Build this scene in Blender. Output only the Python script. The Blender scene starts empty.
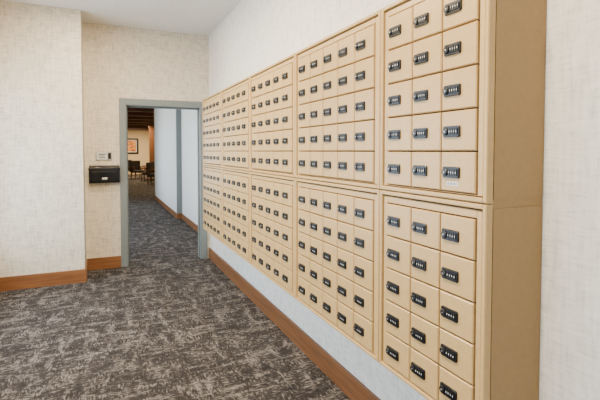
import bpy, math, random, bmesh
from mathutils import Vector
random.seed(3)
C = bpy.context.scene.collection

# ------------------------------------------------------------ materials
def nt(name):
    m = bpy.data.materials.new(name); m.use_nodes = True
    t = m.node_tree; b = t.nodes['Principled BSDF']
    return m, t, b
def N(t, typ, **kw):
    n = t.nodes.new(typ)
    for k, v in kw.items():
        if k in n.inputs: n.inputs[k].default_value = v
        else: setattr(n, k, v)
    return n
def ramp(t, stops):
    r = t.nodes.new('ShaderNodeValToRGB'); e = r.color_ramp.elements
    while len(e) < len(stops): e.new(0.5)
    for i, (p, c) in enumerate(stops):
        e[i].position = p; e[i].color = (*c, 1)
    return r
def coords(t, scale, rot=(0,0,0)):
    tc = t.nodes.new('ShaderNodeTexCoord'); mp = t.nodes.new('ShaderNodeMapping')
    mp.inputs['Scale'].default_value = scale; mp.inputs['Rotation'].default_value = rot
    t.links.new(tc.outputs['Object'], mp.inputs['Vector']); return mp
def noise(t, scale, detail=3, rough=.6, vec=(1,1,1)):
    n = t.nodes.new('ShaderNodeTexNoise'); n.inputs['Scale'].default_value = scale
    n.inputs['Detail'].default_value = detail; n.inputs['Roughness'].default_value = rough
    t.links.new(coords(t, vec).outputs[0], n.inputs['Vector']); return n
def plain(name, col, rough=.5, metal=0, bump=0, bscale=300, emit=None, es=0):
    m, t, b = nt(name)
    n = noise(t, bscale*0.1, 2)
    r = ramp(t, [(0.3, [c*.94 for c in col]), (0.7, [min(1, c*1.04) for c in col])])
    t.links.new(n.outputs['Fac'], r.inputs[0]); t.links.new(r.outputs[0], b.inputs['Base Color'])
    b.inputs['Roughness'].default_value = rough; b.inputs['Metallic'].default_value = metal
    if bump:
        n2 = noise(t, bscale, 2); bp = N(t, 'ShaderNodeBump', Strength=bump, Distance=.002)
        t.links.new(n2.outputs['Fac'], bp.inputs['Height']); t.links.new(bp.outputs[0], b.inputs['Normal'])
    if emit:
        b.inputs['Emission Color'].default_value = (*emit, 1); b.inputs['Emission Strength'].default_value = es
    return m
def wallpaper(name, col, lo=.66, hi=1.18):
    m, t, b = nt(name)
    v = noise(t, 1, 4, .7, (60, 60, 7)); h = noise(t, 1, 4, .7, (12, 12, 95)); big = noise(t, 14, 3, .6)
    a = N(t, 'ShaderNodeMath', operation='ADD'); t.links.new(v.outputs['Fac'], a.inputs[0]); t.links.new(h.outputs['Fac'], a.inputs[1])
    a2 = N(t, 'ShaderNodeMath', operation='MULTIPLY_ADD'); t.links.new(big.outputs['Fac'], a2.inputs[0]); a2.inputs[1].default_value = .5
    t.links.new(a.outputs[0], a2.inputs[2])
    a3 = N(t, 'ShaderNodeMath', operation='MULTIPLY'); t.links.new(a2.outputs[0], a3.inputs[0]); a3.inputs[1].default_value = .4
    r = ramp(t, [(.40, [c*lo for c in col]), (.50, col), (.60, [min(1, c*hi) for c in col])])
    t.links.new(a3.outputs[0], r.inputs[0]); t.links.new(r.outputs[0], b.inputs['Base Color'])
    bp = N(t, 'ShaderNodeBump', Strength=.3, Distance=.003)
    t.links.new(a3.outputs[0], bp.inputs['Height']); t.links.new(bp.outputs[0], b.inputs['Normal'])
    b.inputs['Roughness'].default_value = .75
    return m
def wood(name, c1, c2, vec, rough=.4):
    m, t, b = nt(name)
    n = noise(t, 1, 5, .65, vec)
    r = ramp(t, [(.32, c1), (.68, c2)])
    t.links.new(n.outputs['Fac'], r.inputs[0]); t.links.new(r.outputs[0], b.inputs['Base Color'])
    b.inputs['Roughness'].default_value = rough
    return m
def carpet():
    # woven tufts: short dashes along x and along y, dense in some patches, sparse in others
    m, t, b = nt('carpet_pattern')
    nx = noise(t, 1, 3, .6, (22, 85, 1)); ny = noise(t, 1, 3, .6, (85, 22, 1))
    patch = noise(t, 1, 2, .6, (9, 11, 1)); fine = noise(t, 260, 2, .6)
    pr = ramp(t, [(.48, (0,0,0)), (.52, (1,1,1))]); t.links.new(patch.outputs['Fac'], pr.inputs[0])
    mx = N(t, 'ShaderNodeMix', data_type='FLOAT')
    t.links.new(pr.outputs[0], mx.inputs[0]); t.links.new(nx.outputs['Fac'], mx.inputs[2]); t.links.new(ny.outputs['Fac'], mx.inputs[3])
    b1 = noise(t, 1, 4, .65, (3.5, 12, 1)); b2 = noise(t, 1, 4, .65, (12, 3.5, 1))
    big = N(t, 'ShaderNodeMath', operation='MAXIMUM'); t.links.new(b1.outputs['Fac'], big.inputs[0]); t.links.new(b2.outputs['Fac'], big.inputs[1])
    a = N(t, 'ShaderNodeMath', operation='MULTIPLY_ADD'); t.links.new(big.outputs[0], a.inputs[0]); a.inputs[1].default_value = 1.0
    t.links.new(mx.outputs[0], a.inputs[2])
    a2 = N(t, 'ShaderNodeMath', operation='MULTIPLY_ADD'); t.links.new(fine.outputs['Fac'], a2.inputs[0]); a2.inputs[1].default_value = .15
    t.links.new(a.outputs[0], a2.inputs[2])
    s = N(t, 'ShaderNodeMath', operation='MULTIPLY'); t.links.new(a2.outputs[0], s.inputs[0]); s.inputs[1].default_value = .45
    r = ramp(t, [(.43, (.022,.018,.016)), (.505, (.042,.036,.033)), (.54, (.125,.108,.096)), (.63, (.24,.21,.185))])
    t.links.new(s.outputs[0], r.inputs[0]); t.links.new(r.outputs[0], b.inputs['Base Color'])
    bp = N(t, 'ShaderNodeBump', Strength=.5, Distance=.004)
    t.links.new(fine.outputs['Fac'], bp.inputs['Height']); t.links.new(bp.outputs[0], b.inputs['Normal'])
    b.inputs['Roughness'].default_value = .95; b.inputs['Specular IOR Level'].default_value = .15
    return m

M_wall = wallpaper('linen_wallpaper', (.67,.585,.45), .72, 1.15)
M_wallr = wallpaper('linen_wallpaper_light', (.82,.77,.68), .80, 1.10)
M_ceil = plain('ceiling_paint', (.70,.67,.61), .9)
M_white = plain('white_paint', (.80,.78,.74), .7)
M_base = wood('baseboard_wood', (.16,.06,.02), (.28,.115,.04), (30, 2, 40))
M_base2 = wood('baseboard_wood_end', (.16,.06,.02), (.28,.115,.04), (2, 30, 40))
M_dwood = wood('dark_wood', (.08,.03,.012), (.18,.075,.03), (20, 1.5, 20))
M_carpet = carpet()
M_case = plain('grey_door_frame_paint', (.18,.20,.195), .45)
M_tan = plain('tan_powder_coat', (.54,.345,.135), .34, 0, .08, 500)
M_tan_shade = plain('tan_powder_coat_shaded', (.33,.20,.068), .40, 0, .08, 500)  # same coat as the doors, darkened to paint shade onto the carcass sides
M_gap = plain('locker_door_gap', (.04,.022,.008), .8)
M_blk = plain('black_plastic', (.004,.004,.005), .38)
M_wht = plain('white_print', (.70,.70,.67), .6)
M_sil = plain('brushed_nickel', (.62,.60,.57), .3, 1)
M_blkmet = plain('black_metal', (.014,.014,.016), .35, .3)
M_frame = plain('window_frame_paint', (.6,.6,.6), .5)
M_cream = plain('cream_paint', (.72,.57,.36), .8)

# ------------------------------------------------------------ mesh builder
class MB:
    def __init__(s, mats): s.v=[]; s.f=[]; s.m=[]; s.mats=list(mats)
    def add(s, vs, fs, mat):
        if mat not in s.mats: s.mats.append(mat)
        o=len(s.v); s.v+=vs; s.f+=[[i+o for i in f] for f in fs]; s.m+=[s.mats.index(mat)]*len(fs)
    def box(s, x0,x1,y0,y1,z0,z1, mat):
        vs=[(x,y,z) for x in (x0,x1) for y in (y0,y1) for z in (z0,z1)]
        s.add(vs, [(0,1,3,2),(4,6,7,5),(0,4,5,1),(2,3,7,6),(0,2,6,4),(1,5,7,3)], mat)
    def prism_x(s, pts, x0, x1, mat, ins=0.0):
        n=len(pts); cy=sum(p[0] for p in pts)/n; cz=sum(p[1] for p in pts)/n
        def sh(p): 
            d=math.hypot(p[0]-cy,p[1]-cz); k=(d-ins)/d
            return (cy+(p[0]-cy)*k, cz+(p[1]-cz)*k)
        xm=x0+ins
        vs=[(x1,*p) for p in pts]+[(xm,*p) for p in pts]+[(x0,*sh(p)) for p in pts]
        fs=[]
        for r in (0,n):
            for i in range(n): fs.append((r+i, r+(i+1)%n, r+n+(i+1)%n, r+n+i))
        fs.append(tuple(range(2*n,3*n))); fs.append(tuple(reversed(range(n))))
        s.add(vs, fs, mat)
    def chamf(s, x0,x1,y0,y1,z0,z1,c,mat):
        vs=[(x1,y0,z0),(x1,y1,z0),(x1,y1,z1),(x1,y0,z1),
            (x0+c,y0,z0),(x0+c,y1,z0),(x0+c,y1,z1),(x0+c,y0,z1),
            (x0,y0+c,z0+c),(x0,y1-c,z0+c),(x0,y1-c,z1-c),(x0,y0+c,z1-c)]
        fs=[(0,1,2,3)[::-1],(8,9,10,11)]
        for r in (0,4):
            for i in range(4): fs.append((r+i,r+(i+1)%4,r+4+(i+1)%4,r+4+i))
        s.add(vs, fs, mat)
    def obj(s, name, origin=(0,0,0), parent=None):
        me=bpy.data.meshes.new(name); o=Vector(origin)
        me.from_pydata([tuple(Vector(v)-o) for v in s.v],[],s.f)
        for m in s.mats: me.materials.append(m)
        for p,i in zip(me.polygons,s.m): p.material_index=i
        b=bmesh.new(); b.from_mesh(me); bmesh.ops.recalc_face_normals(b,faces=b.faces); b.to_mesh(me); b.free()
        ob=bpy.data.objects.new(name,me); ob.location=o; C.objects.link(ob)
        if parent: ob.parent=parent; ob.location=o-parent.location
        return ob
def boxes(name, lst, mats, parent=None, origin=(0,0,0), bevel=0):
    if not isinstance(mats,(list,tuple)): mats=[mats]
    b=MB(list(mats))
    for L in lst:
        b.box(*L[:6], mats[L[6]] if len(L)>6 else mats[0])
    o=b.obj(name, origin, parent)
    if bevel:
        md=o.modifiers.new('bevel','BEVEL'); md.width=bevel; md.segments=2
    return o
def empty(name, loc):
    e=bpy.data.objects.new(name,None); e.location=loc; e.empty_display_size=.1; C.objects.link(e); return e

# ------------------------------------------------------------ dimensions
XW=1.362; XF=1.10; YE=6.05; YN=5.53; XC=-.197; XL=-1.15; H=3.085; YB=-3.0
XO0,XO1,ZO=.281,1.245,2.10

boxes('floor',[(-7,9,YB-.15,30.2,-.1,0)],M_carpet)
boxes('ceiling',[(XL-.15,1.8,YB-.15,14.2,H,H+.1)],M_ceil)
boxes('wall_right',[(XW,1.6,YB,YE,0,H)],M_wallr)
boxes('wall_back',[(XL-.15,1.6,YB-.15,YB,0,H)],M_wall)
boxes('wall_end',[(XC,XO0,YE,YE+.15,0,H),(XO1,1.6,YE,YE+.15,0,H),(XO0,XO1,YE,YE+.15,ZO,H)],M_wall)
boxes('wall_pier',[(XL-.15,XC,YN,YE+.15,0,H)],M_wall)
wins=[(-.9,.45),(1.0,2.7),(3.2,5.30)]; zs,zt=.45,2.3
L=[(XL-.15,XL,YB,-.9,0,H),(XL-.15,XL,.45,1.0,0,H),(XL-.15,XL,2.7,3.2,0,H),(XL-.15,XL,5.30,YN,0,H)]
for a,b_ in wins: L+=[(XL-.15,XL,a,b_,0,zs),(XL-.15,XL,a,b_,zt,H)]
boxes('wall_left',L,M_wall)
for i,(a,b_) in enumerate(wins):
    x0,x1=XL-.11,XL-.05; m=(a+b_)/2; w=.05
    boxes('window_%d'%(i+1),[(x0,x1,a,b_,zs,zs+w),(x0,x1,a,b_,zt-w,zt),(x0,x1,a,a+w,zs+w,zt-w),(x0,x1,b_-w,b_,zs+w,zt-w),
        (x0,x1,m-w/2,m+w/2,zs+w,zt-w),(XL-.05,XL+.04,a-.02,b_+.02,zs-.03,zs)],M_frame)
bh,bt=.150,.018
boxes('baseboard_right',[(XW-bt,XW,YB,YE,0,bh)],M_base,bevel=.003)
boxes('baseboard_pier',[(XL,XC+bt,YN-bt,YN,0,bh),(XC,XC+bt,YN,YE,0,bh)],M_base2,bevel=.003)
boxes('baseboard_end',[(XC+bt,XO0-.075,YE-bt,YE,0,bh)],M_base2,bevel=.003)
boxes('baseboard_left',[(XL,XL+bt,YB,YN-bt,0,bh)],M_base,bevel=.003)
cw=.075
boxes('door_frame',[
  (XO0-cw,XO0,YE-.022,YE,0,ZO+cw),(XO1,XO1+cw,YE-.022,YE,0,ZO+cw),(XO0,XO1,YE-.022,YE,ZO,ZO+cw),
  (XO0,XO0+.012,YE-.022,YE+.17,0,ZO),(XO1-.012,XO1,YE-.022,YE+.17,0,ZO),(XO0+.012,XO1-.012,YE-.022,YE+.17,ZO-.012,ZO),
  (XO0+.012,XO0+.028,YE+.07,YE+.12,0,ZO-.012),(XO1-.028,XO1-.012,YE+.07,YE+.12,0,ZO-.012),(XO0+.028,XO1-.028,YE+.07,YE+.12,ZO-.028,ZO-.012)],
  M_case,bevel=.003)

# ------------------------------------------------------------ locker cabinets
DW=.162
def cabinet(y0,y1,z0,z1,d0,d1,cols,label=False):
    b=MB([M_tan,M_tan_shade,M_gap,M_blk,M_wht,M_sil])
    g=.0025
    b.box(XF+.024,XW,y0+.006,y1-.006,z0,z1,M_tan_shade)
    b.box(XF+.03,XW-.004,y0+.0025,y0+.006,z0+.014,z1-.016,M_tan_shade)
    yd0=(y0+y1)/2-cols*DW/2; yd1=yd0+cols*DW
    fy0,fy1,fz0,fz1=y0+g,y1-g,z0+g,z1-g
    w=.016
    b.chamf(XF-.002,XF+.026,fy0,fy0+w,fz0,fz1,.003,M_tan); b.chamf(XF-.002,XF+.026,fy1-w,fy1,fz0,fz1,.003,M_tan)
    b.chamf(XF-.002,XF+.026,fy0+w,fy1-w,fz0,fz0+w,.003,M_tan); b.chamf(XF-.002,XF+.026,fy0+w,fy1-w,fz1-w,fz1,.003,M_tan)
    b.box(XF+.016,XF+.024,fy0+w,fy1-w,fz0+w,fz1-w,M_gap)
    def ring(a,c,e,f,a2,c2,e2,f2,x,mat):
        b.chamf(x,XF+.022,a,a2,e,f,.002,mat); b.chamf(x,XF+.022,c2,c,e,f,.002,mat)
        b.chamf(x,XF+.022,a2,c2,e,e2,.002,mat); b.chamf(x,XF+.022,a2,c2,f2,f,.002,mat)
    ring(fy0+w+.006,fy1-w-.006,min(fz0+w+.005,d0-.004),fz1-w-.006, yd0-.002,yd1+.002,d0-.001,d1+.002,XF+.006,M_tan)
    ph=(d1-d0)/5
    for c in range(cols):
        for r in range(5):
            a=yd0+c*DW; e=d0+r*ph
            b.chamf(XF+.000,XF+.020,a+.0028,a+DW-.0028,e+.0028,e+ph-.0028,.0035,M_tan)
            # combination lock: square-shouldered body, knob, four dials
            cy=a+DW-.055; cz=e+ph*.5-.002; hw,hh,k=.039,.0195,.004
            pts=[(cy-hw+k,cz-hh),(cy+hw-k,cz-hh),(cy+hw,cz-hh+k),(cy+hw,cz+hh-k),(cy+hw-k,cz+hh),(cy-hw+k,cz+hh),(cy-hw,cz+hh-k),(cy-hw,cz-hh+k)]
            b.prism_x(pts,XF-.007,XF+.003,M_blk,.0025)
            kc=(cy+.023,cz)
            circ=[(kc[0]+.0125*math.cos(t*math.pi/6),kc[1]+.0125*math.sin(t*math.pi/6)) for t in range(12)]
            b.prism_x(circ,XF-.014,XF-.006,M_blk,.002)
            circ=[(kc[0]+.0030*math.cos(t*math.pi/4),kc[1]+.0030*math.sin(t*math.pi/4)) for t in range(8)]
            b.prism_x(circ,XF-.0155,XF-.0135,M_sil,.0005)
            for q in range(4):
                yy=cy+.004-q*.0105
                b.box(XF-.0100,XF-.006,yy-.0038,yy+.0038,cz-.011,cz+.011,M_blk)
                b.box(XF-.0107,XF-.0099,yy-.0011,yy+.0011,cz-.0030,cz+.0030,M_wht)
    if label:
        b.box(XF-.0010,XF+.0000,yd0+.075,yd0+.130,d0+.022,d0+.036,M_wht)
        for q in range(6):
            yy=yd0+.080+q*.008
            b.box(XF-.0015,XF-.0010,yy,yy+.002+.002*(q%2),d0+.025,d0+.033,M_blk)
    return b.obj('locker_cabinet',((XW+XF)/2,(y0+y1)/2,z0))
ys=[.999,1.582,2.495,3.408,4.321,5.234]
for i in range(5):
    cols=3 if i==0 else 5
    cabinet(ys[i],ys[i+1],.562,1.332,.586,1.279,cols)
    cabinet(ys[i],ys[i+1],1.332,2.112,1.358,2.062,cols,label=(i==0))

# ------------------------------------------------------------ drop box + card holder on end wall
b=MB([M_blkmet,M_sil])
x0,x1=-.15,.20
prof=[(YE,1.10),(YE-.075,1.10),(YE-.095,1.125),(YE-.115,1.255),(YE-.115,1.285),(YE-.05,1.315),(YE,1.32)]
n=len(prof)
b.add([(x0,*p) for p in prof]+[(x1,*p) for p in prof],[tuple(range(n)),tuple(reversed(range(n,2*n)))]+[(i,(i+1)%n,n+(i+1)%n,n+i) for i in range(n)],M_blkmet)
b.box(x0-.006,x1+.006,YE-.125,YE-.112,1.262,1.290,M_blkmet)
b.box(x0+.03,x1-.03,YE-.1155,YE-.106,1.236,1.246,M_blkmet)
b.box(-.005,.055,YE-.112,YE-.098,1.14,1.165,M_sil)
o=b.obj('wall_drop_box',(.025,YE,1.10)); md=o.modifiers.new('b','BEVEL'); md.width=.003; md.segments=2; md.limit_method='ANGLE'
b=MB([M_sil,M_wht,M_blk])
b.box(-.075,.115,YE-.012,YE,1.385,1.49,M_sil)
b.box(-.055,.06,YE-.014,YE-.012,1.395,1.48,M_wht)
b.box(-.04,.045,YE-.015,YE-.014,1.452,1.464,M_blk); b.box(-.04,.03,YE-.015,YE-.014,1.432,1.440,M_blk); b.box(-.04,.04,YE-.015,YE-.014,1.412,1.420,M_blk)
b.box(.07,.105,YE-.020,YE-.012,1.40,1.475,M_blkmet)
b.obj('wall_card_reader',(.02,YE,1.385))

# ------------------------------------------------------------ corridor beyond the doorway
boxes('wall_corridor_right',[(1.6,1.75,YE+.15,9.9,0,H),(1.5,1.75,9.9,14.2,0,H)],M_white)
boxes('trim_1',[(1.49,1.6,9.84,9.9,.12,H)],M_case,bevel=.004)
boxes('baseboard_corridor_right',[(1.582,1.6,YE+.15,9.82,0,.12),(1.482,1.5,9.9,14.2,0,.12),(1.482,1.6,9.822,9.9,0,.12)],M_base)
Lc=[(-.55,-.4,YE+.15,7.0,0,H),(-.55,-.4,7.0,9.2,0,.5),(-.55,-.4,7.0,9.2,2.5,H),(-.55,-.4,9.2,10.4,0,H),(-.55,-.4,10.4,13.2,0,.5),(-.55,-.4,10.4,13.2,2.5,H),(-.55,-.4,13.2,14.2,0,H)]
boxes('wall_corridor_left',Lc,M_white)
boxes('wall_lounge_far',[(-5,8,30,30.15,0,3.9)],M_cream)
boxes('wall_lounge_right',[(4.6,4.75,14.2,30,0,3.9)],M_cream)
boxes('wall_lounge_left',[(-5.0,-4.85,14.2,30,0,3.9)],M_cream)
boxes('wall_lounge_near',[(-5,-.4,14.2,14.35,0,3.9),(1.5,4.6,14.2,14.35,0,3.9)],M_cream)
boxes('ceiling_lounge',[(-5,4.75,14.2,30.15,3.5,3.6)],M_dwood)
boxes('ceiling_beams',[(-4.85,4.6,15.5+i*2.3,15.8+i*2.3,3.02,3.5) for i in range(6)]+[(-4.85,4.6,29.6,30,2.85,3.5),(1.0,1.25,14.5,29.6,3.25,3.5),(2.9,3.15,14.5,29.6,3.25,3.5)],M_dwood)
boxes('wood_column',[(2.62,2.9,27.7,28.0,0,3.5),(2.58,2.94,27.66,28.04,0,.2),(2.58,2.94,27.66,28.04,2.9,3.02)],M_dwood)
def painting_mat():
    m,t,b_=nt('painting_canvas'); n=noise(t,1,4,.6,(3,1,6))
    r=ramp(t,[(.35,(.05,.03,.02)),(.45,(.65,.16,.03)),(.55,(.85,.42,.08)),(.68,(.75,.65,.45))]); t.links.new(n.outputs['Fac'],r.inputs[0]); t.links.new(r.outputs[0],b_.inputs['Base Color']); return m
boxes('framed_painting',[(1.20,2.15,29.94,30,1.32,1.42,0),(1.20,2.15,29.94,30,2.22,2.32,0),(1.20,1.30,29.94,30,1.42,2.22,0),(2.05,2.15,29.94,30,1.42,2.22,0),
  (1.30,2.05,29.97,30,1.42,2.22,1),(1.30,2.05,29.965,29.97,1.42,1.47,2),(1.30,2.05,29.965,29.97,2.17,2.22,2),(1.30,1.35,29.965,29.97,1.47,2.17,2),(2.00,2.05,29.965,29.97,1.47,2.17,2)],[M_blkmet,painting_mat(),M_wht])
M_seat=plain('dark_upholstery',(.03,.022,.02),.7)
def chair(x,y,rot):
    e=empty('lounge_chair',(x,y,0))
    boxes('seat',[(-.28,.28,-.26,.28,.32,.46)],M_seat,bevel=.03).parent=e
    boxes('backrest',[(-.28,.28,.22,.32,.46,.98)],M_seat,bevel=.03).parent=e
    boxes('legs',[(sx*.25-.02,sx*.25+.02,sy*.24-.02,sy*.24+.02,0,.32) for sx in(-1,1) for sy in(-1,1)],M_dwood).parent=e
    boxes('arms',[(sx*.31-.03,sx*.31+.03,-.24,.3,.60,.66) for sx in(-1,1)]+[(sx*.31-.02,sx*.31+.02,-.22,-.18,.34,.60) for sx in(-1,1)]+[(sx*.31-.02,sx*.31+.02,.24,.28,.34,.60) for sx in(-1,1)],M_dwood).parent=e
    e.rotation_euler[2]=rot
chair(1.75,25.2,.4); chair(2.1,23.2,-1.9); chair(1.5,27.9,2.6); chair(2.2,21.0,1.2)
b=MB([M_dwood])
circ=[(.42*math.cos(t*math.pi/12),.42*math.sin(t*math.pi/12)) for t in range(24)]
for (r,z0,z1) in ((1,.70,.74),(.12,.04,.70),(.6,0,.04)):
    vs=[(c[0]*r,c[1]*r,z) for z in (z0,z1) for c in circ]
    b.add(vs,[tuple(range(24)),tuple(range(24,48))]+[(i,(i+1)%24,24+(i+1)%24,24+i) for i in range(24)],M_dwood)
o=b.obj('round_table'); o.location=(2.35,24.6,0)

# ------------------------------------------------------------ lights
def area(name,loc,rot,sx,sy,e,col):
    l=bpy.data.lights.new(name,'AREA'); l.shape='RECTANGLE'; l.size=sx; l.size_y=sy; l.energy=e; l.color=col
    o=bpy.data.objects.new(name,l); o.location=loc; o.rotation_euler=rot; C.objects.link(o); return o
cool=(.62,.80,1.0); soft=(.80,.90,1.0); warm=(1.0,.83,.58)
for i,(a,b_) in enumerate(wins):
    area('window_daylight',(XL-.2,(a+b_)/2,1.375),(0,math.radians(-90),0),1.85,b_-a,[46,32,115][i],cool)
for a,b_ in ((7.0,9.2),(10.4,13.2)):
    area('corridor_daylight',(-.62,(a+b_)/2,1.5),(0,math.radians(-90),0),1.9,b_-a,75,soft)
M_em=plain('lamp_diffuser',(.9,.9,.85),.5,emit=(1,.88,.7),es=6)
for i,y in enumerate((-1.2,1.0,3.0,4.7)):
    b=MB([M_white,M_em]); 
    for (r,z0,z1,mt) in ((.10,H-.008,H,M_white),(.08,H-.010,H-.008,M_em)):
        vs=[(r*math.cos(t*math.pi/12),y+r*math.sin(t*math.pi/12),z) for z in (z0,z1) for t in range(24)]
        b.add(vs,[tuple(range(24)),tuple(range(24,48))]+[(k,(k+1)%24,24+(k+1)%24,24+k) for k in range(24)],mt)
    b.obj('ceiling_downlight',(0,y,H))
    area('downlight_lamp',(0,y,H-.03),(0,0,0),.16,.16,[8,90,100,48][i],warm)
for y in (17,22,27):
    area('lounge_lamp',(1.8,y+.2,3.0),(0,0,0),1.5,1.5,[80,120,300][(y-17)//5],(1,.76,.46))

w=bpy.data.worlds.new('sky'); bpy.context.scene.world=w; w.use_nodes=True
bg=w.node_tree.nodes['Background']; sk=w.node_tree.nodes.new('ShaderNodeTexSky'); sk.sky_type='NISHITA'; sk.sun_disc=False
sk.sun_elevation=math.radians(40); sk.sun_rotation=math.radians(90)
w.node_tree.links.new(sk.outputs[0],bg.inputs[0]); bg.inputs[1].default_value=.35

# ------------------------------------------------------------ camera
cam=bpy.data.cameras.new('camera'); co=bpy.data.objects.new('camera',cam); C.objects.link(co)
p=2.0
cam.sensor_width=36; cam.lens=436/600*36; cam.shift_y=-(49-436*math.tan(math.radians(p)))/600; cam.clip_start=.02; cam.clip_end=200
co.location=(0,0,1.5); co.rotation_euler=(math.radians(90-p),0,math.radians(-24.42))
bpy.context.scene.camera=co
